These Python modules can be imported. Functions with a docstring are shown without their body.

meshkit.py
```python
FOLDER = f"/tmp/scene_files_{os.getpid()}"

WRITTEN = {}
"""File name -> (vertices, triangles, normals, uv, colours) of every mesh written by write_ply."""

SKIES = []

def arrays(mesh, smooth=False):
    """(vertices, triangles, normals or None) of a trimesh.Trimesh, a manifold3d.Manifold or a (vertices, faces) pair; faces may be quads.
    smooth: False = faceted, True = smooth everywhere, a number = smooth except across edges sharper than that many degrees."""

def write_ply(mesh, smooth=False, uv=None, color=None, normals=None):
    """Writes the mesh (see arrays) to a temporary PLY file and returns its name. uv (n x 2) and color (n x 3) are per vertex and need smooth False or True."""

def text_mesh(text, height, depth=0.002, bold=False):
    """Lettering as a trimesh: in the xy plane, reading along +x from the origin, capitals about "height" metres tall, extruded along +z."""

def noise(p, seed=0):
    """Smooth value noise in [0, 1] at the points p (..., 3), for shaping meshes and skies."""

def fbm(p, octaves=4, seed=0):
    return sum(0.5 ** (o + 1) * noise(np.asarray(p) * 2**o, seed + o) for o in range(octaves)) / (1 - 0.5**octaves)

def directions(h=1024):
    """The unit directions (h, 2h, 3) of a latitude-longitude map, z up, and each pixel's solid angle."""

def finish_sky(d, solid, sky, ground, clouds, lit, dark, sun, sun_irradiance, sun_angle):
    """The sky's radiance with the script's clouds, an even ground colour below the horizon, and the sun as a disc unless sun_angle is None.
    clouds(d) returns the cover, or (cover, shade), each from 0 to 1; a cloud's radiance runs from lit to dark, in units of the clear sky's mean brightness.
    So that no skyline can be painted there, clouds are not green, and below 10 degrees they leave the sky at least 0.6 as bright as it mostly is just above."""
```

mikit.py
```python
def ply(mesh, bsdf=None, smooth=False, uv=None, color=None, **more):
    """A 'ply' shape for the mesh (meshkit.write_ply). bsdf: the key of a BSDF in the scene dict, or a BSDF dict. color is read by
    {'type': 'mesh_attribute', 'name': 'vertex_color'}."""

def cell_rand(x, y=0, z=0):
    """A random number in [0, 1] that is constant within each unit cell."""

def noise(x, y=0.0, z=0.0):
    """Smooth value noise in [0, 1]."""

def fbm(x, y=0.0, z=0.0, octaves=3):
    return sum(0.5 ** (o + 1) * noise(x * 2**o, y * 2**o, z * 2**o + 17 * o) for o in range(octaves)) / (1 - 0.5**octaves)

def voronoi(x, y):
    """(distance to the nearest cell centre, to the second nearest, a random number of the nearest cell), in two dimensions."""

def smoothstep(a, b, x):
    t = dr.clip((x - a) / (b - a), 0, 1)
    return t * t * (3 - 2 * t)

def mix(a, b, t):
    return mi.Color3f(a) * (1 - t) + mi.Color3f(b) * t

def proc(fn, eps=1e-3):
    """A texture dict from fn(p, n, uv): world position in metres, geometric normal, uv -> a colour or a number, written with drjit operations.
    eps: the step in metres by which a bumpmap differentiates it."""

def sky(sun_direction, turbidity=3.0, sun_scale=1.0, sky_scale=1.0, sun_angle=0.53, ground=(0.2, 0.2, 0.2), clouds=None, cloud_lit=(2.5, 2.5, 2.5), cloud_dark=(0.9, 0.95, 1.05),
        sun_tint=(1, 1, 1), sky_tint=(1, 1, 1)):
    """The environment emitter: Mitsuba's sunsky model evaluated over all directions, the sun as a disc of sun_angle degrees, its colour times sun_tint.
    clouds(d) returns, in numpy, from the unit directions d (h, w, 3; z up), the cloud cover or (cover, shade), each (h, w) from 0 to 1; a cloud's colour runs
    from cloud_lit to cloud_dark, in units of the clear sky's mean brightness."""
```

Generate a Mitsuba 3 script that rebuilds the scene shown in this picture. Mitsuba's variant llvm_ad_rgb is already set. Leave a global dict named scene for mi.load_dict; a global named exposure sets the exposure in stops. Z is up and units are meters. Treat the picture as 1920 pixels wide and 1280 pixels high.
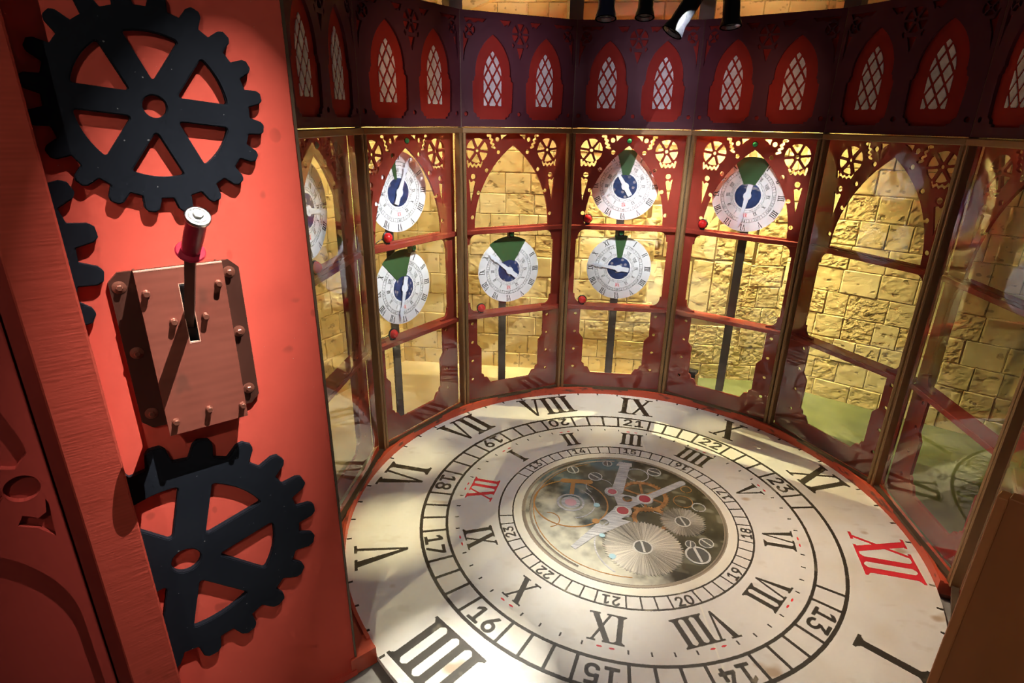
import math, random
import numpy as np, trimesh
import shapely
from shapely.geometry import Polygon, Point, LineString, MultiPolygon, box as sbox
from shapely import affinity
from shapely.ops import unary_union
import mitsuba as mi, drjit as dr
import mikit, meshkit
from mikit import proc, noise, fbm, smoothstep, mix, voronoi, cell_rand

random.seed(7)
rng = np.random.default_rng(7)
T = mi.ScalarTransform4f
scene, labels = {'type': 'scene'}, {}
PI = math.pi

# ------------------------------------------------------------------ camera
CAM = np.array([-0.494, -2.0867, 1.6])
PITCH, ROLL = math.radians(21.112), math.radians(0.870)
FWD = np.array([0, math.cos(PITCH), -math.sin(PITCH)])
UP0 = np.array([0, math.sin(PITCH), math.cos(PITCH)])
UP = -math.sin(ROLL) * np.array([1.0, 0, 0]) + math.cos(ROLL) * UP0
scene['camera'] = {'type': 'perspective', 'fov': 2 * math.degrees(math.atan(960 / 1079.35)), 'fov_axis': 'x',
                   'near_clip': 0.02, 'far_clip': 50.0,
                   'to_world': T().look_at(origin=CAM.tolist(), target=(CAM + FWD).tolist(), up=UP.tolist())}
exposure = 4.2          # the lamps below are given in sixteenths

# ------------------------------------------------------------------ frames of reference
# the red jamb wall: s along it, n out of it, z up
WB = np.array([-0.967, -0.771, 0.0])
WPHI = math.radians(52)
WS = np.array([math.sin(WPHI), math.cos(WPHI), 0.0])
WN = np.array([math.cos(WPHI), -math.sin(WPHI), 0.0])
def wp(s, n, z): return WB + WS * s + WN * n + np.array([0, 0, z])
# local (x = s, y = -n, z) is right-handed
WALL_M = np.eye(4); WALL_M[:3, 0] = WS; WALL_M[:3, 1] = -WN; WALL_M[:3, 2] = [0, 0, 1]; WALL_M[:3, 3] = WB
# the twelve-sided glass rotunda
A0, RM = 158.98, 1.217
AP = RM * math.cos(math.radians(15))
def bay_m(b, d=0.0):
    """local x = to the right seen from inside, y = outwards, z = up"""
    a = math.radians(A0 - 15 - 30 * (b - 1))
    m = np.eye(4); m[:3, 0] = [math.sin(a), -math.cos(a), 0]; m[:3, 1] = [math.cos(a), math.sin(a), 0]
    m[:3, 3] = m[:3, 1] * d
    return m

# ------------------------------------------------------------------ lights
def spot(key, o, t, rgb, cutoff, beam, weight=1.0):
    scene[key] = {'type': 'spot', 'to_world': T().look_at(origin=list(map(float, o)), target=list(map(float, t)), up=[0.13, 0.4, 0.9]),
                  'intensity': {'type': 'rgb', 'value': [float(c) / 16 for c in rgb]}, 'cutoff_angle': float(cutoff), 'beam_width': float(beam), 'sampling_weight': weight}
WARM = np.array([1.0, 0.88, 0.50]); WHITE = np.array([1.0, 0.93, 0.76]); COOL = np.array([0.95, 1.0, 0.98])
scene['ambient'] = {'type': 'constant', 'radiance': {'type': 'rgb', 'value': [0.028 / 16, 0.024 / 16, 0.024 / 16]}, 'sampling_weight': 5.0}
# lamp on the red wall with the lever
spot('light_lever', wp(0.27, 0.74, 3.05), wp(-0.28, 0, 1.09), np.array([1.0, 0.95, 0.87]) * 48.0, 9.2, 2.5, 3.0)
# unseen dim lamps behind the camera, placed to light door, post and brown panel
spot('light_rear_unseen', (-0.9, -3.2, 2.9), (-0.95, -1.2, 0.9), WHITE * 4.4, 34, 10)
spot('light_rear_unseen_b', (-0.3, -2.9, 2.7), (0.75, -1.5, 0.5), WARM * 2.2, 18, 8)
# unseen lamps between the tracery and the stone wall, placed to light the stone
spot('light_stone_a', (0.55, 1.31, 2.15), (0.50, 1.47, 0.4), np.array([1.0, 0.89, 0.46]) * 23.68, 50, 26)
spot('light_stone_b', (-0.40, 1.38, 2.15), (-0.45, 1.55, 0.4), WARM * 3.26, 75, 40)
spot('light_stone_c', (-1.20, 1.0, 2.15), (-1.35, 1.2, 0.3), WARM * 4.05, 80, 40)
spot('light_stone_d', (0.93, 1.24, 2.12), (1.14, 1.29, 1.0), np.array([1.0, 0.87, 0.40]) * 13.50, 34, 9)
spot('light_vault_a', (-0.45, 0.85, 2.30), (-0.55, 1.6, 2.62), np.array([1.0, 0.72, 0.36]) * 1.36, 42, 28)  # unseen pair inside the rotunda, placed to light the stone above the panels
spot('light_vault_b', (0.75, 0.70, 2.30), (0.85, 1.45, 2.62), np.array([1.0, 0.72, 0.36]) * 1.36, 42, 28)
# the spotlights over the floor clock (bodies are built below)
spot('light_floor_broad', (0.05, 0.18, 1.86), (-0.12, -0.05, 0.0), np.array([0.95, 0.97, 1.10]) * 1.55, 40, 16)
spot('light_floor_a', (-0.17, 0.28, 1.90), (-0.66, -0.86, 0.0), WHITE * 27.20, 8.5, 4)
spot('light_floor_b', (-0.17, 0.28, 1.90), (-0.97, -0.14, 0.0), WARM * 12.42, 7.5, 3)
spot('light_floor_g', (-0.17, 0.28, 1.90), (-0.98, 0.42, 0.0), WARM * 7.50, 6.5, 2)
spot('light_floor_c', (0.03, 0.50, 1.94), (-0.24, -0.32, 0.0), WHITE * 14.30, 11.5, 3)
spot('light_floor_d', (0.28, 0.28, 1.90), (0.75, -0.50, 0.0), np.array([1.0, 0.80, 0.58]) * 7.92, 30, 9)
spot('light_floor_e', (0.03, 0.50, 1.94), (0.10, 1.00, 0.0), WHITE * 4.90, 14, 5)
spot('light_floor_f', (0.28, 0.28, 1.90), (0.62, 0.74, 0.0), WARM * 5.0, 5, 2)
# unseen spots without bodies, placed to light the clocks, tracery and header panels
spot('light_bays_a', (0.10, 0.05, 1.98), (0.25, 1.20, 0.85), COOL * 4.50, 30, 16)
spot('light_bays_b', (-0.05, 0.05, 1.98), (-0.85, 0.95, 0.85), COOL * 4.50, 30, 16)
spot('light_clocks_a', (0.12, 0.02, 1.93), (0.30, 1.28, 1.02), COOL * 7.02, 14, 7)
spot('light_clocks_b', (-0.02, 0.06, 1.93), (-0.53, 1.20, 0.80), COOL * 5.15, 9, 5)
spot('light_clocks_c', (-0.06, 0.02, 1.93), (-1.06, 0.77, 1.02), COOL * 7.02, 14, 7)
spot('light_clocks_d', (0.22, 0.05, 1.93), (0.85, 0.98, 1.22), COOL * 4.68, 9, 5)
spot('light_clocks_e', (0.10, -0.20, 1.93), (-1.29, 0.12, 1.22), COOL * 6.08, 8, 4)
spot('light_header_violet', (-0.22, 0.10, 1.88), (-0.55, 1.05, 1.80), np.array([0.92, 0.80, 1.0]) * 1.3, 24, 8)
spot('light_header_violet_b', (0.20, 0.02, 1.84), (0.26, 1.15, 1.78), np.array([0.92, 0.80, 1.0]) * 1.5, 22, 6)
spot('light_header_red', (0.22, 0.00, 1.84), (0.70, 0.95, 1.72), np.array([1.0, 0.55, 0.40]) * 0.9, 17, 4)
spot('light_header_orange', (-0.25, 0.02, 1.86), (-0.98, 0.68, 1.76), np.array([1.0, 0.55, 0.38]) * 0.9, 20, 4)
# ------------------------------------------------------------------ materials
def rgbt(c): return {'type': 'rgb', 'value': list(map(float, c))}
def prin(c, rough=0.5, metal=0.0, **k):
    return {'type': 'twosided', 'b': {'type': 'principled', 'base_color': c if isinstance(c, dict) else rgbt(c),
            'roughness': rough, 'metallic': metal, **k}}
def matt(c): return {'type': 'twosided', 'b': {'type': 'diffuse', 'reflectance': c if isinstance(c, dict) else rgbt(c)}}
def bump(inner, fn, scale, eps=1e-3):
    return {'type': 'twosided', 'b': {'type': 'bumpmap', 'arbitrary': proc(fn, eps), 'scale': scale, 'inner': inner['b']}}

RED = (0.60, 0.088, 0.048)
def red_wall_fn(p, n, uv):
    v = fbm(p.x * 5, p.y * 5, p.z * 3, 3)
    c = mix((0.64, 0.094, 0.066), (0.71, 0.112, 0.080), v)
    sp = noise(p.x * 160, p.y * 160, p.z * 160)
    spots = smoothstep(0.968, 0.985, sp) * smoothstep(0.55, 0.7, noise(p.x * 9 + 3, p.y * 9, p.z * 9))
    scr = smoothstep(0.80, 0.9, noise(p.x * 40, p.y * 40, p.z * 25)) * smoothstep(0.66, 0.75, noise(p.x * 7, p.y * 7 + 5, p.z * 7)) * 0.5
    return mix(mix(c, (0.16, 0.03, 0.02), scr * 0.6), (0.75, 0.55, 0.5), spots)
scene['m_red_wall'] = matt(proc(red_wall_fn))
def post_fn(p, n, uv):
    g = noise(p.x * 14, p.y * 14, p.z * 260)
    k = smoothstep(0.80, 0.92, noise(p.x * 40, p.y * 40, p.z * 30)) * smoothstep(0.5, 0.7, noise(p.x * 6, p.y * 6, p.z * 5))
    return mix(mix((0.37, 0.054, 0.036), (0.44, 0.068, 0.047), g), (0.32, 0.050, 0.032), k * 0.6)
scene['m_red_timber'] = bump(matt(proc(post_fn)), lambda p, n, uv: 0.5 * noise(p.x * 30, p.y * 30, p.z * 360) + noise(p.x * 25, p.y * 25, p.z * 14), 0.0010)
scene['m_red_dark'] = prin((0.24, 0.030, 0.023), 0.5, specular=0.15)
def red_tr_fn(p, n, uv):
    return mix((0.23, 0.031, 0.020), (0.31, 0.043, 0.028), fbm(p.x * 6, p.y * 6, p.z * 6, 2))
scene['m_red_tracery'] = prin(proc(red_tr_fn), 0.45, specular=0.2)
scene['m_header_red'] = prin((0.29, 0.026, 0.018), 0.6, specular=0.08)
scene['m_header_front'] = prin((0.085, 0.024, 0.034), 0.5, specular=0.15)
def lozenge_fn(p, n, uv):
    return mix((0.50, 0.47, 0.44), (0.86, 0.83, 0.80), fbm(p.x * 45, p.y * 45, p.z * 45, 3))
scene['m_lozenge'] = matt(proc(lozenge_fn))
def curb_fn(p, n, uv):
    w = smoothstep(0.60, 0.72, fbm(p.x * 16, p.y * 16, p.z * 40, 3))
    return mix((0.52, 0.075, 0.035), (0.10, 0.035, 0.025), w * 0.85)
scene['m_curb'] = prin(proc(curb_fn), 0.45)
def gear_fn(p, n, uv):
    s = smoothstep(0.955, 0.97, noise(p.x * 130, p.y * 130, p.z * 130))
    return mix(mix((0.0095, 0.0115, 0.0165), (0.0130, 0.0155, 0.0220), noise(p.x * 10, p.y * 10, p.z * 10)), (0.2, 0.2, 0.2), s * 0.8)
scene['m_gear'] = prin(proc(gear_fn), 0.6, specular=0.06)
def copper_fn(p, n, uv):
    g = noise(p.x * 18, p.y * 18, p.z * 110)
    b = fbm(p.x * 9, p.y * 9, p.z * 9, 3)
    c = mix((0.19, 0.054, 0.038), (0.29, 0.088, 0.062), 0.5 * g + 0.5 * b)
    return mix(c, (0.13, 0.055, 0.04), smoothstep(0.62, 0.78, fbm(p.x * 22, p.y * 22 + 4, p.z * 12, 3)) * 0.6)
scene['m_copper'] = prin(proc(copper_fn), 0.5, 0.15, specular=0.08)
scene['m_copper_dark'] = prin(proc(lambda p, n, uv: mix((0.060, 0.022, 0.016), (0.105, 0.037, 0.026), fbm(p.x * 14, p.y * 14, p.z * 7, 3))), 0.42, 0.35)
scene['m_copper_bolt'] = prin((0.30, 0.11, 0.075), 0.3, 0.6)
scene['m_copper_edge'] = prin((0.72, 0.42, 0.32), 0.4, 0.3)
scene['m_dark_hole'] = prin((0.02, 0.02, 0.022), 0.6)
scene['m_bronze'] = prin((0.27, 0.155, 0.072), 0.40, 0.45)
scene['m_bronze_dark'] = prin((0.10, 0.065, 0.040), 0.5, 0.3)
scene['m_steel_post'] = prin((0.20, 0.155, 0.12), 0.5, 0.2)
scene['m_pole'] = prin((0.075, 0.060, 0.048), 0.45, 0.3)
scene['m_black'] = prin((0.006, 0.006, 0.008), 0.4, specular=0.3)
scene['m_blue_black'] = prin((0.016, 0.026, 0.075), 0.3, 0.2)
scene['m_chrome'] = {'type': 'roughconductor', 'material': 'Al', 'alpha': 0.12, 'specular_reflectance': {'type': 'rgb', 'value': 0.75}}
scene['m_red_lamp'] = prin((0.62, 0.012, 0.015), 0.15, clearcoat=0.8)
scene['m_green_lamp'] = prin((0.02, 0.36, 0.12), 0.15, clearcoat=0.8)
scene['m_grip'] = prin((0.36, 0.012, 0.035), 0.2, clearcoat=0.8)
scene['m_rod'] = prin((0.09, 0.055, 0.042), 0.4, 0.4)
scene['m_glass'] = {'type': 'thindielectric', 'int_ior': 1.5, 'ext_ior': 1.0}
scene['m_brown'] = prin(proc(lambda p, n, uv: mix((0.30, 0.105, 0.036), (0.42, 0.150, 0.056), fbm(p.x * 14, p.y * 14, p.z * 2.2, 3))), 0.45)
scene['m_brown_edge'] = prin((0.50, 0.19, 0.07), 0.45)
scene['m_ground'] = bump(prin(proc(lambda p, n, uv: mix(mix((0.46, 0.36, 0.19), (0.60, 0.48, 0.28), fbm(p.x * 5, p.y * 5, 0, 3)), mix((0.065, 0.080, 0.024), (0.15, 0.155, 0.055), fbm(p.x * 6, p.y * 6, 4, 3)), smoothstep(0.35, 0.7, p.x + 0.2 * noise(p.x * 8, p.y * 8)))), 0.8),
                         lambda p, n, uv: fbm(p.x * 20, p.y * 20, p.z * 20, 4), 0.02)
scene['m_grey_floor'] = prin(proc(lambda p, n, uv: mix((0.20, 0.19, 0.17), (0.34, 0.32, 0.29), fbm(p.x * 18, p.y * 18, 0, 4))), 0.7)
def dial_fn(p, n, uv):
    st = smoothstep(0.50, 0.78, fbm(p.x * 3.2 + 7, p.y * 3.2, 0.5, 4))
    fine = smoothstep(0.60, 0.80, fbm(p.x * 14, p.y * 22, 2.5, 3))
    c = mix((0.74, 0.72, 0.68), (0.66, 0.58, 0.45), st * 0.55)
    r = dr.sqrt(p.x * p.x + p.y * p.y)
    brown = smoothstep(0.70, 0.80, fbm(p.x * 6 + 2, p.y * 9 + 5, 4.5, 3)) * 0.8
    c = mix(mix(c, (0.52, 0.46, 0.38), fine * 0.30), (0.42, 0.29, 0.17), brown)
    seam = smoothstep(0.0035, 0.0015, dr.abs(p.x - 0.199 - 0.02 * p.y))
    return mix(c, (0.86, 0.83, 0.72), seam * 0.8)
scene['m_dial'] = prin(proc(dial_fn), 0.42, specular=0.5)
def ink_fn(p, n, uv):
    w = smoothstep(0.60, 0.80, fbm(p.x * 11 + 3, p.y * 11, 1.5, 4))
    return mix((0.030, 0.024, 0.017), (0.33, 0.29, 0.20), w * 0.75)
scene['m_ink'] = prin(proc(ink_fn), 0.5)
scene['m_red_ink'] = prin((0.66, 0.030, 0.045), 0.45)
scene['m_clock_ink'] = prin((0.03, 0.03, 0.032), 0.5)
scene['m_clock_face'] = prin((0.80, 0.81, 0.84), 0.45)
scene['m_clock_green'] = prin((0.042, 0.105, 0.036), 0.4)
def clock_blue_fn(p, n, uv):
    d, e, k = voronoi((p.x + p.y) * 38, p.z * 38)
    return mix(mix((0.012, 0.018, 0.055), (0.03, 0.06, 0.20), fbm(p.x * 40, p.y * 40, p.z * 40, 3)), (0.35, 0.33, 0.36), smoothstep(0.36, 0.22, d) * smoothstep(0.62, 0.72, k) * 0.7)
scene['m_clock_blue'] = prin(proc(clock_blue_fn), 0.35)
scene['m_hand'] = prin((0.74, 0.78, 0.88), 0.4)
# limestone in a few tones and tools' marks
def stone_mat(i, c0, c1, relief, amp):
    def col(p, n, uv):
        v = fbm(p.x * 9 + i * 3, p.y * 9, p.z * 9, 4)
        pit = smoothstep(0.66, 0.76, fbm(p.x * 34, p.y * 34 + i, p.z * 34, 3))
        return mix(mix(c0, c1, v), (0.20, 0.125, 0.045), pit * 0.55)
    def h(p, n, uv):
        return fbm(p.x * relief + i, p.y * relief, p.z * relief * 0.8, 4) - 0.6 * smoothstep(0.62, 0.78, fbm(p.x * 34, p.y * 34 + i, p.z * 34, 3))
    scene[f'm_stone_{i}'] = bump(prin(proc(col), 0.95, specular=0.05), h, amp, 2e-3)
stone_mat(0, (0.60, 0.46, 0.20), (0.76, 0.63, 0.34), 30, 0.010)
stone_mat(1, (0.56, 0.42, 0.18), (0.72, 0.58, 0.29), 45, 0.016)
stone_mat(2, (0.64, 0.51, 0.25), (0.80, 0.69, 0.41), 18, 0.008)
stone_mat(3, (0.58, 0.45, 0.19), (0.74, 0.61, 0.31), 60, 0.020)
scene['m_mortar'] = prin((0.24, 0.165, 0.075), 0.9)

# ------------------------------------------------------------------ helpers
used = {}
def key(name, parent=None):
    full = name if parent is None else f'{parent}__{name}'
    if full not in used:
        used[full] = 0
        return full
    used[full] += 1
    return f'{full}_{used[full]:03d}'
def tag(k, label=None, cat=None, group=None, kind=None):
    d = {}
    if label: d['label'] = label
    if cat: d['category'] = cat
    if group: d['group'] = group
    if kind: d['kind'] = kind
    labels[k] = d
    return k
def put(name, shape, mat, parent=None, m=None, smooth=False):
    """shape: a mesh, or a ply dict already written"""
    k = key(name, parent)
    d = dict(shape) if isinstance(shape, dict) else mikit.ply(shape, None, smooth)
    d['bsdf'] = {'type': 'ref', 'id': mat}
    if m is not None:
        d['to_world'] = T(np.asarray(m).tolist()) if not isinstance(m, T) else m
    scene[k] = d
    return k
def thing(name, label, cat, group=None, kind=None):
    return tag(key(name), label, cat, group, kind)
cat_mesh = trimesh.util.concatenate
def bx(x0, x1, y0, y1, z0, z1, bevel=0.0):
    b = trimesh.creation.box(bounds=[[x0, y0, z0], [x1, y1, z1]]) if not bevel else None
    if b is not None: return b
    pts = []
    for x, sx in ((x0, 1), (x1, -1)):
        for y, sy in ((y0, 1), (y1, -1)):
            for z, sz in ((z0, 1), (z1, -1)):
                pts += [[x + sx * bevel, y + sy * bevel, z], [x + sx * bevel, y, z + sz * bevel], [x, y + sy * bevel, z + sz * bevel]]
    return trimesh.convex.convex_hull(np.array(pts))
def polys(g):
    if g.is_empty: return []
    if g.geom_type == 'Polygon': return [g]
    return [p for p in g.geoms if p.geom_type == 'Polygon' and p.area > 1e-8]
def ext(g, h0, h1):
    """extrude a shapely shape in xy from height h0 to h1"""
    ms = []
    for p in polys(g):
        e = trimesh.creation.extrude_polygon(p, h1 - h0, engine='earcut'); e.apply_translation([0, 0, h0]); ms.append(e)
    return cat_mesh(ms)
UPRIGHT = np.array([[1, 0, 0, 0], [0, 0, -1, 0], [0, 1, 0, 0], [0, 0, 0, 1.0]])   # (x, y, h) -> (x, -h, y): the shape stands up, facing -y
def stand(mesh):
    mesh = mesh.copy(); mesh.apply_transform(UPRIGHT); return mesh
def extv(g, d0, d1):
    """extrude an upright shape (x, z); it reaches from y = d0 (near) to y = d1"""
    return stand(ext(g, -d1, -d0))
def lathe(profile, n=24):
    """profile of (r, z) turned about z"""
    return trimesh.creation.revolve(np.array(profile, float), sections=n)
def mat_axis(o, d):
    """frame with z along d at o"""
    d = np.asarray(d, float) / np.linalg.norm(d)
    x = np.cross([0.3, 0.2, 0.93], d); x /= np.linalg.norm(x)
    m = np.eye(4); m[:3, 0] = x; m[:3, 1] = np.cross(d, x); m[:3, 2] = d; m[:3, 3] = o
    return m
def rod(a, b, r, n=12):
    a, b = np.asarray(a, float), np.asarray(b, float)
    c = trimesh.creation.cylinder(r, np.linalg.norm(b - a), sections=n)
    c.apply_translation([0, 0, np.linalg.norm(b - a) / 2]); c.apply_transform(mat_axis(a, b - a)); return c
def tube(pts, r, n=7):
    return cat_mesh([rod(a, b, r, n) for a, b in zip(pts[:-1], pts[1:])] + [trimesh.creation.icosphere(1, r * 1.0).apply_translation(p) for p in pts[1:-1]])
def arc(cx, cy, r, a0, a1, n=16):
    return [(cx + r * math.cos(math.radians(a)), cy + r * math.sin(math.radians(a))) for a in np.linspace(a0, a1, n)]
def lancet(hw, z0, z1, n=14):
    """pointed arch from (-hw, z0) over the apex (0, z1) to (hw, z0)"""
    h = z1 - z0; c = (h * h - hw * hw) / (2 * hw); r = hw + c
    a = math.degrees(math.atan2(h, c))
    right = arc(-c, z0, r, 0, a, n)
    return right + [(-x, z) for x, z in right[::-1][1:]]
def wheel(cx, cz, r, holes=6, spoke=0.19, rin=0.15, rot=0.0):
    """the openings of a spoked wheel: six wedges and a hub hole"""
    out = []
    for k in range(holes):
        a = 360 / holes * k + rot
        sec = Polygon([(0, 0)] + arc(0, 0, r, a, a + 360 / holes, 10))
        w = sec.buffer(-spoke * r / 2, join_style=2)
        ring = Point(0, 0).buffer(r * 0.995, 24)
        w = Polygon([(0, 0)] + arc(0, 0, r * 1.2, a, a + 360 / holes, 10)).buffer(-spoke * r / 2, join_style=2).intersection(ring).difference(Point(0, 0).buffer(rin * 1.9 * r))
        out.append(affinity.translate(w, cx, cz))
    out.append(Point(cx, cz).buffer(rin * r, 6))
    return unary_union(out)

# ------------------------------------------------------------------ numerals and dials
def glyph(c):
    if c == 'I':
        return unary_union([sbox(-.07, 0, .07, 1), sbox(-.15, 0, .15, .055), sbox(-.15, .945, .15, 1), Polygon([(-.13, .05), (.13, .05), (.07, .11), (-.07, .11)]), Polygon([(-.13, .95), (.13, .95), (.07, .89), (-.07, .89)])]), .30
    if c == 'V':
        return unary_union([Polygon([(-.27, 1), (-.11, 1), (.06, .0), (.0, .0)]), Polygon([(.20, 1), (.27, 1), (.06, 0), (.01, 0)]),
                            sbox(-.33, .945, -.05, 1), sbox(.13, .945, .34, 1)]), .62
    return unary_union([Polygon([(-.27, 1), (-.11, 1), (.28, 0), (.12, 0)]), Polygon([(.18, 1), (.25, 1), (-.18, 0), (-.25, 0)]),
                        sbox(-.33, .945, -.06, 1), sbox(.10, .945, .32, 1), sbox(-.32, 0, -.10, .055), sbox(.06, 0, .34, .055)]), .62
def roman(text):
    parts, x = [], 0.0
    for c in text:
        g, w = glyph(c); parts.append(affinity.translate(g, x + w / 2, 0)); x += w
    return affinity.translate(unary_union(parts), -x / 2, 0)
ROMAN = ['XII', 'I', 'II', 'III', 'IIII', 'V', 'VI', 'VII', 'VIII', 'IX', 'X', 'XI']
def at_hour(g, hour):
    """a shape drawn about +y (twelve o'clock) turned clockwise to the hour"""
    return affinity.rotate(g, -30 * hour, origin=(0, 0))
def digits_poly(text, height):
    m = meshkit.text_mesh(text, height, 0.001, True)
    tri = m.triangles[np.abs(m.face_normals[:, 2] - 1) < 1e-3][:, :, :2]
    g = unary_union([Polygon(t) for t in tri]).buffer(0.0004)
    x0, y0, x1, y1 = g.bounds
    return affinity.translate(g, -(x0 + x1) / 2, -(y0 + y1) / 2)
DIGITS = {n: digits_poly(str(n), 0.070) for n in range(13, 24)}
def number_at(n, hour, r, h, inward):
    g = affinity.scale(DIGITS[n], h / 0.070, h / 0.070, origin=(0, 0))
    if inward: g = affinity.rotate(g, 180, origin=(0, 0))
    return at_hour(affinity.translate(g, 0, r), hour)
def ring(r0, r1, n=96):
    return Point(0, 0).buffer(r1, n // 4).difference(Point(0, 0).buffer(r0, n // 4))
def tick(r0, r1, w, hour):
    return at_hour(sbox(-w / 2, r0, w / 2, r1), hour)
def dial_marks(skip, ro, ri, wo, wt, twelve):
    """the two circles and the dividing strokes of one ring; twelve = hour at which it is left blank"""
    g = [ring(ro - wo, ro), ring(ri - wo * 0.85, ri)]
    for h in range(12):
        for f in (0.2, 0.4, 0.6, 0.8):
            x = h + f
            if 11.5 < x or x < 0.5: continue
            g.append(tick(ri - 0.004, ro - 0.004, wt, x + twelve))
    return g

# ------------------------------------------------------------------ structure: floor and grounds
put('floor', bx(-4, 4, -4, 4, -0.12, -0.035), 'm_grey_floor'); tag('floor', kind='structure')
g = Point(0, 0).buffer(3.6, 32).difference(Point(0, 0).buffer(1.24, 24)).intersection(sbox(-4, -1.0, 4, 4)).difference(Polygon([tuple(wp(a_, b_, 0)[:2]) for a_, b_ in ((-4, -0.05), (0.30, -0.05), (0.30, 3), (-4, 3))]))
put('ground', ext(g, -0.035, 0.0), 'm_ground'); tag('ground', 'uneven yellow green ground between glass rotunda and stone wall', kind='structure')

# stone walls: frame x = to the right, y = into the wall, z = up
def brick_mesh(seed):
    r = np.random.default_rng(seed); n = 4
    v, f = [], []
    gx = np.array([0, .030, .970, 1.0]); gz = np.array([0, .035, .965, 1.0])
    for j in range(n):
        for i in range(n):
            edge = i in (0, 3) or j in (0, 3)
            v.append([gx[i] + (0 if i in (0, 3) else r.uniform(-.02, .02)) , -0.55 * (not edge) - r.uniform(0, .5) * (not edge) - .25 * edge, gz[j] + (0 if j in (0, 3) else r.uniform(-.03, .03))])
    for j in range(n - 1):
        for i in range(n - 1):
            a = j * n + i; f += [[a, a + 1, a + n + 1], [a, a + n + 1, a + n]]
    loop = [(0, i) for i in range(3)] + [(j, 3) for j in range(3)] + [(3, i) for i in (3, 2, 1)] + [(j, 0) for j in (3, 2, 1)]
    base = len(v)
    for j, i in loop: v.append([gx[i], 1.0, gz[j]])
    for k in range(12):
        a = loop[k][0] * n + loop[k][1]; b = loop[(k + 1) % 12][0] * n + loop[(k + 1) % 12][1]
        f += [[a, base + k, base + (k + 1) % 12], [a, base + (k + 1) % 12, b]]
    return trimesh.Trimesh(np.array(v), np.array(f), process=False)
BRICKS = [mikit.ply(brick_mesh(100 + i), None, False) for i in range(6)]
BRICK_RAW = [brick_mesh(100 + i) for i in range(6)]
def frame(origin, xdir):
    x = np.array([xdir[0], xdir[1], 0.0]); x /= np.linalg.norm(x)
    m = np.eye(4); m[:3, 0] = x; m[:3, 1] = [-x[1], x[0], 0]; m[:3, 2] = [0, 0, 1]; m[:3, 3] = [origin[0], origin[1], 0]
    return m
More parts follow.
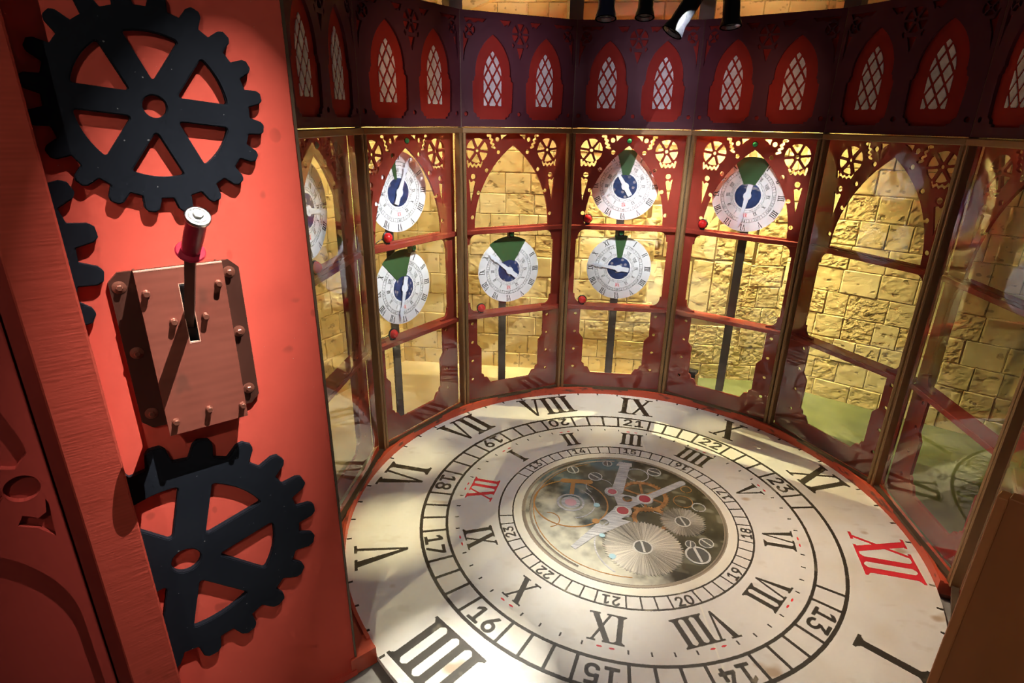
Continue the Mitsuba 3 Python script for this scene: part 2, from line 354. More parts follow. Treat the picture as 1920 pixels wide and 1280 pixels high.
def stone_wall(name, origin, xdir, length, z0, z1, course, bw, rough_fn, skip_fn=None, hidden_fn=None, seed=1, start=0.0):
    r = np.random.default_rng(seed)
    M = frame(origin, xdir)
    put(name, bx(start, length, 0.006, 0.16, z0, z1), 'm_mortar', m=M); tag(name, kind='structure')
    rest, z, row, n = [], z0, 0, 0
    while z < z1 - 0.03:
        h = course * r.uniform(0.94, 1.06); x = start - r.uniform(0, bw)
        while x < length:
            w = bw * r.uniform(0.72, 1.30)
            xa, xb = max(x, start), min(x + w, length)
            x += w
            if xb - xa < 0.02: continue
            if skip_fn and skip_fn((xa + xb) / 2, z + h / 2): continue
            g = 0.0011; depth = r.uniform(0.003, 0.009); k = int(r.integers(6))
            S = np.diag([xb - xa - 2 * g, depth, h - 2 * g, 1.0]); S[:3, 3] = [xa + g, 0, z + g]
            if (hidden_fn and hidden_fn((xa + xb) / 2, z + h / 2)) or n >= 298:
                b = BRICK_RAW[k].copy(); b.apply_transform(S); rest.append(b)
            else:
                put('brick', BRICKS[k], f'm_stone_{rough_fn((xa + xb) / 2, z + h / 2, r)}', name, M @ S); n += 1
        z += h; row += 1
    if rest:
        kk = put('hidden_bricks', cat_mesh(rest), 'm_stone_0', name, M); tag(kk, kind='stuff')
BW_O, BW_D = (-1.25, 1.657), (0.9944, -0.1057)      # the back wall runs to the right from here
def back_rough(x, z, r):
    if 1.55 < x and z < 0.44: return 3
    if 0.95 < x < 1.6 and z < 0.55: return 3 if r.random() < 0.75 else 1
    return int(r.choice([0, 0, 2, 2, 1]))
NX0, NX1, NZ0 = 1.80, 2.01, 0.43                     # smooth jamb blocks with upright joints
def in_niche(x, z): return 1.60 < x < 2.24 and 0.43 < z < 1.75
stone_wall('wall_back', BW_O, BW_D, 2.46, -0.02, 2.95, 0.132, 0.155, back_rough,
           skip_fn=in_niche, hidden_fn=lambda x, z: 1.62 < z < 2.08 or z < 0.0 or z > 2.5, seed=3)
MBK = frame(BW_O, BW_D)
r_ = np.random.default_rng(5)
zz = 0.435
for zt, cuts in ((0.80, (1.605, 1.745, 1.895, 2.02)), (1.14, (1.605, 1.70, 1.85, 2.02)), (1.46, (1.605, 1.82, 2.02)), (1.74, (1.605, 1.74, 1.90, 2.02))):
    for xa, xb in zip(cuts[:-1], cuts[1:]):
        S = np.diag([xb - xa - .003, 0.010, zt - zz - .003, 1.0]); S[:3, 3] = [xa, 0.012, zz]
        put('brick', BRICKS[int(r_.integers(6))], 'm_stone_2', 'wall_back', MBK @ S)
    S = np.diag([0.11, 0.012, zt - zz - .003, 1.0]); S[:3, 3] = [2.023, 0.010, zz]
    put('brick', BRICKS[int(r_.integers(6))], 'm_stone_0', 'wall_back', MBK @ S)
    for xa, xb in ((2.175, 2.245),):
        S = np.diag([xb - xa, 0.010, zt - zz - .003, 1.0]); S[:3, 3] = [xa, 0.004, zz]
        put('brick', BRICKS[int(r_.integers(6))], 'm_stone_0', 'wall_back', MBK @ S)
    zz = zt
WR_O = (BW_O[0] + BW_D[0] * 2.45, BW_O[1] + BW_D[1] * 2.45)
stone_wall('wall_right', WR_O, (0.79, -0.62), 2.4, -0.02, 2.95, 0.139, 0.158, lambda x, z, r: int(r.choice([1, 3, 0])) if x < 0.3 else int(r.choice([0, 0, 2, 1])),
           hidden_fn=lambda x, z: z > 1.62 or z < 0, seed=11)
stone_wall('wall_left', (-1.95, 0.45), (0.70, 1.207), 1.395, -0.02, 2.95, 0.135, 0.16, lambda x, z, r: int(r.choice([1, 3, 1, 0])),
           hidden_fn=lambda x, z: z > 1.62 or z < 0, seed=12)
# slanting arch stones high on the back wall
for k in range(7):
    R_ = np.eye(4); a = math.radians(38 - k * 3); c, s = math.cos(a), math.sin(a)
    R_[:3, :3] = [[c, 0, -s], [0, 1, 0], [s, 0, c]]
    S = np.diag([0.30, 0.030, 0.062, 1.0]); S[:3, 3] = [-0.15, -0.01, 0]
    L_ = np.eye(4); L_[:3, 3] = [0.16 + k * 0.060, 0, 2.52 - k * 0.058]
    put('brick', BRICKS[k % 6], 'm_stone_2', 'wall_back', MBK @ L_ @ R_ @ S)

# ------------------------------------------------------------------ the floor clock
DIAL = np.eye(4)
_a = math.radians(-14.26 - 90); DIAL[:2, :2] = [[math.cos(_a), -math.sin(_a)], [math.sin(_a), math.cos(_a)]]
fc = thing('floor_clock', 'huge round clock face printed across the floor of the rotunda', 'clock face')
put('board', ext(Point(0, 0).buffer(1.171, 40), -0.02, 0.0), 'm_dial', fc, DIAL)
H = 0.0006
put('outer_ring_marks', ext(unary_union(dial_marks(0, 0.8775, 0.7695, 0.0135, 0.0115, 0)), 0, H), 'm_ink', fc, DIAL)
put('inner_ring_marks', ext(unary_union(dial_marks(0, 0.5435, 0.482, 0.0075, 0.0060, 6)), 0, H), 'm_ink', fc, DIAL)
for h in range(12):
    g = affinity.scale(roman(ROMAN[h]), 0.208, 0.208, origin=(0, 0))
    put('outer_numeral', ext(at_hour(affinity.translate(g, 0, 0.928), h), 0, H), 'm_red_ink' if h == 0 else 'm_ink', fc, DIAL)
for h in range(12):
    g = affinity.scale(roman(ROMAN[h]), 0.135, 0.122, origin=(0, 0))
    put('inner_numeral', ext(at_hour(affinity.translate(g, 0, 0.576), h + 6), 0, H), 'm_red_ink' if h == 0 else 'm_ink', fc, DIAL)
for n in range(13, 24):
    h = n - 12
    put('outer_number', ext(number_at(n, h, 0.822, 0.070, n in (16, 17, 18, 19, 20)), 0, H), 'm_ink', fc, DIAL)
    # on the inner ring: sits at the hour of the inner numeral
    put('inner_number', ext(number_at(n, h + 6, 0.512, 0.041, n in (16, 17, 18, 19, 20)), 0, H), 'm_ink', fc, DIAL)
dots, reds, edges = [], [], []
for h in range(12):
    for f in (0.2, 0.4, 0.6, 0.8):
        dots.append(tick(0.712, 0.728, 0.0058, h + f)); edges.append(tick(1.150, 1.170, 0.009, h + f))
    for f in (-0.06, 0.05):
        reds.append(at_hour(affinity.translate(affinity.scale(Point(0, 0).buffer(0.006, 4), 1.6, 0.6), 0, 0.716), h + f))
for g in dots: put('minute_mark', ext(g, 0, H), 'm_ink', fc, DIAL)
for g in reds: put('red_mark', ext(g, 0, H), 'm_red_ink', fc, DIAL)
for g in edges: put('edge_mark', ext(g, 0, H), 'm_ink', fc, DIAL)
# the printed clockwork in the middle
def hp(r, h):
    a = math.radians(90 - 30 * h); return (r * math.cos(a), r * math.sin(a))
def works_fn(p, n, uv):
    v = fbm(p.x * 7, p.y * 7, 0.3, 4)
    c = mix((0.014, 0.015, 0.012), (0.095, 0.092, 0.058), smoothstep(0.35, 0.75, v))
    bl = smoothstep(0.46, 0.62, fbm(p.x * 5 + 9, p.y * 5, 1.3, 3)) * smoothstep(0.16, -0.10, p.x - 0.3 * p.y)
    c = mix(c, (0.10, 0.19, 0.22), bl * 0.8)
    st = noise(p.x * 9 + p.y * 30, p.y * 6 - p.x * 26, 3)
    c = mix(c, (0.30, 0.30, 0.22), smoothstep(0.62, 0.9, st) * 0.5)
    # overexposed pale haze at the lower left, painted into the print colour
    haze = smoothstep(0.04, 0.34, -0.75 * p.x - 0.62 * p.y + 0.45 * (fbm(p.x * 13, p.y * 13, 5, 4) - 0.5))
    return mix(c, (0.66, 0.64, 0.52), haze * 0.85)
scene['m_works'] = prin(proc(works_fn), 0.35)
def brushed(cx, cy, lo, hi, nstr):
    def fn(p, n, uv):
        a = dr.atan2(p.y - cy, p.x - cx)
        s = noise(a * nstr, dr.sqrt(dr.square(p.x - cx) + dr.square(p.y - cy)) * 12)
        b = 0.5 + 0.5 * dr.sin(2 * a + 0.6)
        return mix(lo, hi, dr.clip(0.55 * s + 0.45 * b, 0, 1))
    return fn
def dial_xy(pt):
    v = DIAL[:2, :2] @ np.array(pt); return float(v[0]), float(v[1])
LAY = 0.0005
def works(name, shape, mat, lay, **k): return put(name, ext(shape, 0, H + LAY * lay), mat, fc, DIAL)
scene['m_bezel'] = prin((0.80, 0.77, 0.66), 0.35)
scene['m_bezel_dark'] = prin(proc(lambda p, n, uv: mix((0.075, 0.062, 0.048), (0.40, 0.34, 0.26), noise(dr.sqrt(p.x * p.x + p.y * p.y) * 160, dr.atan2(p.y, p.x) * 2))), 0.35)
scene['m_gold_print'] = prin((0.42, 0.22, 0.075), 0.4, 0.2)
scene['m_copper_print'] = prin(proc(lambda p, n, uv: mix((0.20, 0.085, 0.03), (0.50, 0.26, 0.10), noise(p.x * 60, p.y * 60))), 0.4, 0.1)
scene['m_silver_print'] = prin(proc(lambda p, n, uv: mix((0.30, 0.31, 0.34), (0.62, 0.62, 0.62), noise(p.x * 60 + p.y * 300, p.y * 20 - p.x * 20))), 0.4)
scene['m_pale_blue'] = prin((0.35, 0.55, 0.62), 0.4)
scene['m_screw_dark'] = prin((0.10, 0.105, 0.10), 0.35)
scene['m_screw_light'] = prin((0.60, 0.60, 0.57), 0.35)
scene['m_jewel'] = prin((0.42, 0.05, 0.085), 0.2)
scene['m_pink_print'] = prin((0.60, 0.36, 0.40), 0.4)
works('clockwork_ground', Point(0, 0).buffer(0.443, 24), 'm_works', 0)
works('bezel', ring(0.440, 0.476), 'm_bezel', 1)
works('bezel_shade', ring(0.424, 0.440), 'm_bezel_dark', 1)
def cog(cx, cy, r, teeth, depth, hole=0.0):
    pts = []
    for k in range(teeth * 2):
        a = math.pi * k / teeth
        pts.append((cx + (r - depth * (k % 2)) * math.cos(a), cy + (r - depth * (k % 2)) * math.sin(a)))
    g = Polygon(pts)
    return g.difference(Point(cx, cy).buffer(hole, 12)) if hole else g
def screw(pt, r, ang, lay=6):
    p = Point(*pt)
    works('screw', p.buffer(r, 10), 'm_screw_light', lay)
    works('screw_face', p.buffer(r * 0.84, 10), 'm_screw_dark', lay + 1)
    works('screw_slot', affinity.rotate(sbox(pt[0] - r * 0.8, pt[1] - r * 0.11, pt[0] + r * 0.8, pt[1] + r * 0.11), ang, origin=pt), 'm_screw_light', lay + 2)
bw_c = hp(0.229, 6.06)
works('balance_wheel', Point(*bw_c).buffer(0.168, 24).difference(Point(*bw_c).buffer(0.161, 24)), 'm_gold_print', 2)
for rr, mm in ((0.062, 'm_silver_print'), (0.052, 'm_works'), (0.042, 'm_silver_print'), (0.026, 'm_pink_print')):
    works('balance_hub', Point(*bw_c).buffer(rr, 14), mm, 3 + 0.2 * (0.07 - rr) * 100)
works('balance_cock', unary_union([LineString([hp(0.30, 7.2), bw_c]).buffer(0.010), LineString([hp(0.33, 7.0), hp(0.25, 7.6)]).buffer(0.016)]), 'm_gold_print', 2.5)
cw = hp(0.165, 10.0)
g = cog(cw[0], cw[1], 0.118, 44, 0.010).difference(Point(*cw).buffer(0.092, 20))
g = unary_union([g] + [LineString([(cw[0] - 0.1 * math.cos(a), cw[1] - 0.1 * math.sin(a)), (cw[0] + 0.1 * math.cos(a), cw[1] + 0.1 * math.sin(a))]).buffer(0.006) for a in (0.2, 1.25, 2.3)])
works('copper_wheel', g, 'm_copper_print', 3)
cw2 = hp(0.125, 0.2)
works('copper_wheel', cog(cw2[0], cw2[1], 0.085, 40, 0.008, 0.062), 'm_copper_print', 3.4)
bg = hp(0.226, 2.14); x_, y_ = dial_xy(bg)
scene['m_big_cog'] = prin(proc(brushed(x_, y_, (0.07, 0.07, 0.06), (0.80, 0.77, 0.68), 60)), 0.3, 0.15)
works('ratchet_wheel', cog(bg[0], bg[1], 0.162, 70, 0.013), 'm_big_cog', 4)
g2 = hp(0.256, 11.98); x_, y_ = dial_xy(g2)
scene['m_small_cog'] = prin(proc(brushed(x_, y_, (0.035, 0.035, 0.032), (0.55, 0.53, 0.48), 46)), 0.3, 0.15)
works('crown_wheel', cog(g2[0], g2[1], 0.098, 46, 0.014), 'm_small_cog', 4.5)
hub = hp(0.03, 8.7)
bridge = unary_union([Polygon([hp(0.12, 7.9), hp(0.375, 8.80), hp(0.385, 9.05), hp(0.14, 8.9)]), Polygon([hp(0.365, 8.7), hp(0.40, 8.78), hp(0.40, 9.08), hp(0.37, 9.1)]),
                      LineString([hub, hp(0.151, 10.24), hp(0.39, 10.37)]).buffer(0.017), Polygon([hp(0.04, 6.5), hp(0.33, 4.12), hp(0.33, 3.98), hp(0.03, 2.0)]), Polygon([hp(0.05, 3.4), hp(0.21, 4.2), hp(0.22, 3.9), hp(0.07, 1.8)]),
                      Point(*hp(0.147, 8.25)).buffer(0.035), Point(*hp(0.151, 10.24)).buffer(0.038), Point(*hp(0.009, 9.31)).buffer(0.040),
                      Polygon([hp(0.147, 8.25), hp(0.151, 10.24), hp(0.02, 3)])]).difference(unary_union([Point(*hp(0.08, 7.4)).buffer(0.018), Point(*hp(0.10, 9.3)).buffer(0.022), Point(*hp(0.115, 4.2)).buffer(0.02)]))
works('bridge', bridge, 'm_silver_print', 5)
for pt, r in ((hp(0.151, 10.24), 0.026), (hp(0.009, 9.31), 0.026), (hp(0.147, 8.25), 0.020)):
    works('jewel_setting', Point(*pt).buffer(r * 1.25, 12), 'm_screw_light', 6); works('jewel', Point(*pt).buffer(r, 12), 'm_jewel', 7)
for pt, r0, r1, a0, a1, mm in ((bw_c, 0.105, 0.110, 20, 160, 'm_silver_print'), (hp(0.24, 10.6), 0.128, 0.132, -60, 60, 'm_silver_print'), (bg, 0.190, 0.196, 200, 330, 'm_silver_print'), ((0, 0), 0.398, 0.408, -170, -20, 'm_bezel_dark'),
                              ((0, 0), 0.386, 0.390, -150, 10, 'm_gold_print'), (hp(0.31, 9.3), 0.050, 0.055, 0, 350, 'm_silver_print'), (hp(0.30, 11.0), 0.040, 0.044, 0, 350, 'm_gold_print'), (hp(0.35, 11.3), 0.026, 0.031, 0, 350, 'm_silver_print'),
                              (hp(0.37, 10.6), 0.022, 0.026, 0, 350, 'm_gold_print'), (hp(0.33, 5.2), 0.045, 0.049, 20, 200, 'm_gold_print'), (hp(0.20, 7.8), 0.060, 0.064, 120, 330, 'm_silver_print')):
    works('arc', Polygon(arc(pt[0], pt[1], r1, a0, a1, 28) + arc(pt[0], pt[1], r0, a1, a0, 28)), mm, 2.2)
for pt, r, mm in ((hp(0.115, 6.3), 0.014, 'm_pale_blue'), (hp(0.19, 3.7), 0.012, 'm_pale_blue'), (hp(0.29, 3.1), 0.014, 'm_pale_blue'), (hp(0.14, 4.6), 0.016, 'm_gold_print')):
    works('spot', Point(*pt).buffer(r, 8), mm, 6)
for pt, r, a in ((hp(0.369, 7.52), 0.030, 30), (hp(0.278, 7.94), 0.034, 60), (hp(0.378, 8.48), 0.024, 10), (hp(0.372, 9.66), 0.034, 75), (hp(0.366, 1.06), 0.050, 20), (hp(0.364, 0.59), 0.030, 50), (hp(0.315, 0.85), 0.022, 0),
                 (bg, 0.040, 15), (g2, 0.034, 25)):
    screw(pt, r, a)

# ------------------------------------------------------------------ curb
seg = []
curb = Polygon([(1.255 * math.cos(math.radians(A0 - 30 * k)), 1.255 * math.sin(math.radians(A0 - 30 * k))) for k in range(-2, 7)] +
               [(1.171 * math.cos(math.radians(a)), 1.171 * math.sin(math.radians(a))) for a in np.linspace(A0 - 180, A0 + 60, 90)])
put('trim_1', ext(curb, -0.03, 0.034), 'm_curb'); tag('trim_1', kind='structure')
lip = Polygon([(1.183 * math.cos(math.radians(a)), 1.183 * math.sin(math.radians(a))) for a in np.linspace(A0 - 180, A0 + 58, 90)] +
              [(1.171 * math.cos(math.radians(a)), 1.171 * math.sin(math.radians(a))) for a in np.linspace(A0 + 58, A0 - 180, 90)])
put('lip', ext(lip, 0.0, 0.042), 'm_curb', 'trim_1')

# ------------------------------------------------------------------ glazed bays
HWB = AP * math.tan(math.radians(15))
BAYS = list(range(0, 8))
SW = 0.018
st = mikit.ply(bx(-SW / 2, SW / 2, -0.018, 0.018, 0.034, 1.556, 0.004)); bead = mikit.ply(bx(-0.004, 0.004, -0.012, 0.016, 0.034, 1.556))
rail_t = mikit.ply(bx(-HWB + 0.004, HWB - 0.004, -0.020, 0.018, 1.532, 1.558, 0.003)); rail_b = mikit.ply(bx(-HWB + SW, HWB - SW, -0.010, 0.012, 0.034, 0.046))
pane = mikit.ply((np.array([[-HWB + 0.02, 0, 0.04], [HWB - 0.02, 0, 0.04], [HWB - 0.02, 0, 1.54], [-HWB + 0.02, 0, 1.54]]), np.array([[0, 1, 2, 3]])))
gap = mikit.ply(bx(-0.0045, 0.0045, -0.008, 0.022, 0.034, 2.07))
for i, b in enumerate(BAYS):
    M = bay_m(b, AP); w = f'window_{i + 1}'; tag(w, kind='structure')
    for sgn in (-1, 1):
        D = np.eye(4); D[0, 3] = sgn * (HWB - 0.0055 - SW / 2)
        put('stile', st, 'm_bronze', w, M @ D)
    put('top_rail', rail_t, 'm_bronze', w, M); put('bottom_rail', rail_b, 'm_bronze_dark', w, M); put('pane', pane, 'm_glass', w, M)
    D = np.eye(4); D[0, 3] = -HWB
    put('joint', gap, 'm_bronze_dark', w, M @ D)

# ------------------------------------------------------------------ red tracery behind the glass
def both(gs): return gs + [affinity.scale(g, -1, 1, origin=(0, 0)) for g in gs]
def tracery():
    base = sbox(-0.322, 0.02, 0.322, 1.532)
    cut = [Polygon(lancet(0.222, 1.045, 1.472) )]
    side = [wheel(0.203, 1.446, 0.061, rot=8), Point(0.090, 1.500).buffer(0.0125, 6), Point(0.084, 1.437).buffer(0.0115, 6), Point(0.150, 1.346).buffer(0.0115, 6),
            Point(0.226, 1.316).buffer(0.0145, 6), Point(0.198, 1.232).buffer(0.0115, 6), Point(0.232, 1.104).buffer(0.0115, 6),
            Polygon([(0.034, 1.523), (0.074, 1.523), (0.068, 1.494), (0.052, 1.512)]),
            Polygon([(0.213, 1.290), (0.228, 1.297), (0.238, 1.288), (0.244, 1.300), (0.252, 1.302), (0.240, 1.174)]),
            LineString([(0.146, 1.519), (0.128, 1.519), (0.131, 1.503), (0.117, 1.497), (0.128, 1.484), (0.110, 1.475), (0.121, 1.464), (0.104, 1.458)]).buffer(0.0062, 2),
            LineString([(0.176, 1.386), (0.186, 1.366), (0.197, 1.380), (0.207, 1.364), (0.219, 1.378), (0.229, 1.366), (0.241, 1.384), (0.252, 1.366), (0.256, 1.394)]).buffer(0.0060, 2)]
    cut += both(side)
    # middle opening with bracketed corners
    mid = sbox(-0.262, 0.560, 0.262, 1.022)
    def bracket(sx, z, sz):
        k = Polygon([(0, 0), (0.062, 0), (0.062, 0.010)] + [(0.052 - 0.042 * math.sin(a), 0.010 + 0.042 * (1 - math.cos(a))) for a in np.linspace(0, PI / 2, 7)] + [(0.010, 0.066), (0, 0.066)])
        return affinity.translate(affinity.scale(k, sx, sz, origin=(0, 0)), -sx * 0.262, z)
    for sx in (-1, 1): mid = mid.difference(bracket(sx, 0.560, 1)).difference(bracket(sx, 1.022, -1))
    cut.append(mid)
    half = [(0.212, 0.535), (0.212, 0.372), (0.186, 0.340), (0.186, 0.178), (0.172, 0.170), (0.168, 0.150), (0.148, 0.148), (0.136, 0.128), (0.128, 0.112)]
    cut.append(Polygon([(x, z) for x, z in half] + [(-x, z) for x, z in half[::-1]]))
    cut += both([Point(0.240, z).buffer(0.0095, 6) for z in (0.500, 0.385, 0.268, 0.150)])
    return base.difference(unary_union(cut))
TRAC = mikit.ply(extv(tracery(), 0, 0.012))
SHELF = [mikit.ply(bx(-0.312, 0.312, -0.028, 0.055, z0, z1, 0.003)) for z0, z1 in ((1.016, 1.040), (0.536, 0.560))]
FIN = mikit.ply(bx(-0.009, 0.009, 0.0, 0.075, 0.02, 1.53))
DTR = 1.236
bay_word = {0: 'bay beside the red lever wall', 1: 'leftmost bay with two clocks', 2: 'bay with one low clock', 3: 'middle bay with two clocks', 4: 'bay with one high clock',
            5: 'bright clockless bay', 6: 'dark bay left of the brown panel', 7: 'bay behind the brown panel'}
for b in BAYS:
    M = bay_m(b, DTR)
    t = thing('tracery_screen', f'red cut-out gothic screen in the {bay_word[b]}', 'screen', 'tracery screens behind the glass')
    put('panel', TRAC, 'm_red_tracery', t, M)
    for s in SHELF: put('shelf', s, 'm_red_tracery', t, M)
for b in BAYS:
    D = np.eye(4); D[0, 3] = -(DTR + 0.02) * math.tan(math.radians(15)); D[:3, :3] = [[math.cos(math.radians(15)), -math.sin(math.radians(15)), 0], [math.sin(math.radians(15)), math.cos(math.radians(15)), 0], [0, 0, 1]]
    t = tag(put('divider_board', FIN, 'm_red_tracery', None, bay_m(b, DTR + 0.02) @ D), f'upright red divider board at the left of the {bay_word[b]}', 'board', 'upright red boards between bays')

# ------------------------------------------------------------------ red header panels above the glass
def header_front():
    base = sbox(-HWB + 0.004, 1.562, HWB - 0.004, 2.070)
    cut = []
    for c in (-0.143, 0.143):
        half = [(0.072, 1.597), (0.072, 1.606), (0.086, 1.608), (0.090, 1.622), (0.104, 1.630), (0.108, 1.700), (0.109, 1.768), (0.100, 1.774), (0.098, 1.790), (0.092, 1.796)]
        arch = Polygon(half + lancet(0.094, 1.806, 1.977) + [(-x, z) for x, z in half[::-1]])
        cut.append(affinity.translate(arch, c, 0))
    cut.append(wheel(0, 1.985, 0.046, rot=0))
    cut += [Polygon([(-0.020, 1.925), (0.020, 1.925), (0.0, 1.868)])]
    cut += both([Polygon([(0.050, 2.040), (0.112, 2.040), (0.084, 2.012), (0.070, 2.022), (0.064, 2.012)]), Polygon([(0.030, 1.935), (0.040, 1.948), (0.046, 1.938), (0.036, 1.922)]),
                 wheel(0.262, 1.990, 0.026, holes=4, rot=45), Polygon([(0.292, 2.040), (0.178, 2.040), (0.196, 2.022), (0.220, 2.028), (0.240, 2.018), (0.262, 2.030), (0.280, 2.018)]),
                 Polygon([(0.296, 1.985), (0.296, 1.85), (0.286, 1.91), (0.268, 1.952), (0.282, 1.955), (0.286, 1.972)])])
    cut += [Point(x, 1.622).buffer(0.0105, 8) for x in (-0.285, 0, 0.285)]
    return base.difference(unary_union(cut))
HFRONT = mikit.ply(extv(header_front(), -0.012, 0.0))
HBACK = mikit.ply(bx(-HWB + 0.004, HWB - 0.004, 0.0, 0.012, 1.562, 2.070))
def lozenges():
    win = Polygon([(0.047, 1.660)] + lancet(0.047, 1.790, 1.905) + [(-0.047, 1.660)])
    out, px, pz = [], 0.046, 0.079
    for r in range(-2, 10):
        for c in range(-3, 4):
            cx = c * px + (px / 2 if r % 2 else 0); cz = 1.668 + r * pz / 2
            d = Polygon([(cx - px / 2, cz), (cx, cz + pz / 2), (cx + px / 2, cz), (cx, cz - pz / 2)]).buffer(-0.0048, join_style=2).intersection(win)
            out += [p for p in polys(d) if p.area > 2e-5]
    return out
LOZ = [[mikit.ply(extv(affinity.translate(p, c, 0), -0.003, 0.0)) for p in lozenges()] for c in (-0.143, 0.143)]
for b in BAYS:
    M = bay_m(b, AP + 0.004)
    t = thing('header_panel', f'dark red lattice window panel above the {bay_word[b]}', 'panel', 'header panels above the glass')
    put('backing', HBACK, 'm_header_red', t, M); put('tracery', HFRONT, 'm_header_front', t, M)
    for ls in LOZ:
        for l in ls: put('lattice_pane', l, 'm_lozenge', t, M)
post = mikit.ply(bx(-0.036, 0.036, 0.0, 0.06, 1.56, 2.95))
for i, k in enumerate(range(0, 8)):
    a = math.radians(A0 - 30 * (k - 1)); D = bay_m(0); D[:3, 0] = [math.sin(a), -math.cos(a), 0]; D[:3, 1] = [math.cos(a), math.sin(a), 0]; D[:3, 3] = D[:3, 1] * (RM + 0.02)
    tag(put('steel_post', post, 'm_steel_post', None, D), f'brown steel post above the left edge of the {bay_word[k]}', 'post', 'steel posts above the panels')

# ------------------------------------------------------------------ clocks on poles behind the screens
CS = 0.190 / 1.171
def scaled(g): return affinity.scale(g, CS, CS, origin=(0, 0))
CF = stand(lathe([(0, -0.004), (0.190, -0.004), (0.190, 0.0), (0, 0.0)], 48))
outer, inner = [], []
for h in range(12):
    g = affinity.scale(roman(ROMAN[h]), 0.195, 0.200, origin=(0, 0)); outer.append(at_hour(affinity.translate(g, 0, 0.935), h))
    if h: inner.append(at_hour(affinity.translate(affinity.scale(roman(ROMAN[h]), 0.125, 0.118, origin=(0, 0)), 0, 0.576), h + 6))
red12 = at_hour(affinity.translate(affinity.scale(roman('XII'), 0.125, 0.118, origin=(0, 0)), 0, 0.576), 6)
cmarks = dial_marks(0, 0.875, 0.772, 0.010, 0.010, 0) + dial_marks(0, 0.541, 0.480, 0.007, 0.006, 6)
cnums = [number_at(n, n - 12, 0.822, 0.058, n in (16, 17, 18, 19, 20)) for n in range(13, 24)]
C_OUT = mikit.ply(stand(ext(scaled(unary_union(outer)), 0, 0.0006))); C_IN = mikit.ply(stand(ext(scaled(unary_union(inner)), 0, 0.0006)))
C_RED = mikit.ply(stand(ext(scaled(red12), 0, 0.0006))); C_MARK = mikit.ply(stand(ext(scaled(unary_union(cmarks + cnums)), 0, 0.0005)))
C_FACE = mikit.ply(CF); C_BLUE = mikit.ply(stand(ext(Point(0, 0).buffer(0.0675, 14), 0, 0.0015)))
hand2d = unary_union([Point(0, 0).buffer(0.021, 8), sbox(-0.013, -0.060, 0.013, 0), Polygon([(-0.013, 0), (0.013, 0), (0.006, 0.105), (-0.006, 0.105)]),
                      Polygon([(-0.006, 0.098), (-0.016, 0.112), (-0.007, 0.124), (-0.013, 0.132), (0, 0.168), (0.013, 0.132), (0.007, 0.124), (0.016, 0.112), (0.006, 0.098)])])
C_HAND = mikit.ply(stand(ext(hand2d, 0.008, 0.012))); C_CAP = mikit.ply(stand(ext(Point(0, 0).buffer(0.006, 8), 0.0, 0.014)))
def pole(h): return mikit.ply(bx(-0.0225, 0.0225, 0.0, 0.010, 0.0, h))
def turn_y(deg):
    a = math.radians(deg); m = np.eye(4); m[0, 0] = math.cos(a); m[0, 2] = math.sin(a); m[2, 0] = -math.sin(a); m[2, 2] = math.cos(a); return m
CLOCKS = [  # bay, u, z, hand angle clockwise, green from, green to, label
    (0, 0.02, 1.26, 100, -32, 0, 'white wall clock half hidden by the red lever wall in the leftmost bay'),
    (1, -0.003, 1.262, 24, -17, -4, 'upper clock of the leftmost stacked pair, hand pointing near one'),
    (1, -0.003, 0.785, 193, -42, 20, 'lower clock of the leftmost stacked pair, wide green wedge and hand pointing near seven'),
    (2, 0.012, 0.778, 309, -38, 31, 'single low clock with wide dark green wedge and hand pointing past ten'),
    (3, 0.0, 1.252, 328, -17, 17, 'upper clock of the middle stacked pair, bright green wedge and hand pointing near eleven'),
    (3, 0.002, 0.776, 278, -11, 11, 'lower clock of the middle stacked pair, narrow green wedge and hand pointing past nine'),
    (4, -0.018, 1.236, 188, -27, 27, 'single high clock right of the middle bay, hand pointing down near six')]
DCL = 1.302
for b, u, z, ha, g0, g1, lab in CLOCKS:
    D = np.eye(4); D[:3, 3] = [u, 0, z]; M = bay_m(b, DCL) @ D
    t = thing('wall_clock', lab, 'clock', 'white clocks behind the tracery')
    put('face', C_FACE, 'm_clock_face', t, M); put('outer_numerals', C_OUT, 'm_clock_ink', t, M); put('inner_numerals', C_IN, 'm_clock_ink', t, M)
    put('red_numeral', C_RED, 'm_red_ink', t, M); put('ring_marks', C_MARK, 'm_clock_ink', t, M); put('centre_disc', C_BLUE, 'm_clock_blue', t, M)
    wedge = Polygon(arc(0, 0, 0.062, 90 - g0, 90 - g1, 8) + arc(0, 0, 0.199, 90 - g1, 90 - g0, 12))
    put('green_wedge', stand(ext(wedge, 0.0, 0.0025)), 'm_clock_green', t, M)
    h = put('hand', C_HAND, 'm_hand', t, M @ turn_y(ha)); put('cap', C_CAP, 'm_hand', h, M)
for b, u, ph, lab in ((0, 0.0, 1.30, 'dark pole behind the clock cut off by the red lever wall'), (1, -0.06, 1.3, 'dark pole below the leftmost stacked pair of clocks'), (2, -0.022, 0.92, 'dark pole below the single low clock'), (3, -0.010, 1.3, 'brown pole below the middle stacked pair of clocks'), (4, -0.012, 1.3, 'brown pole below the single high clock')):
    D = np.eye(4); D[:3, 3] = [u, 0, 0]
    tag(put('clock_pole', pole(ph), 'm_pole', None, bay_m(b, DCL + 0.012) @ D), lab, 'pole', 'flat poles carrying the clocks')

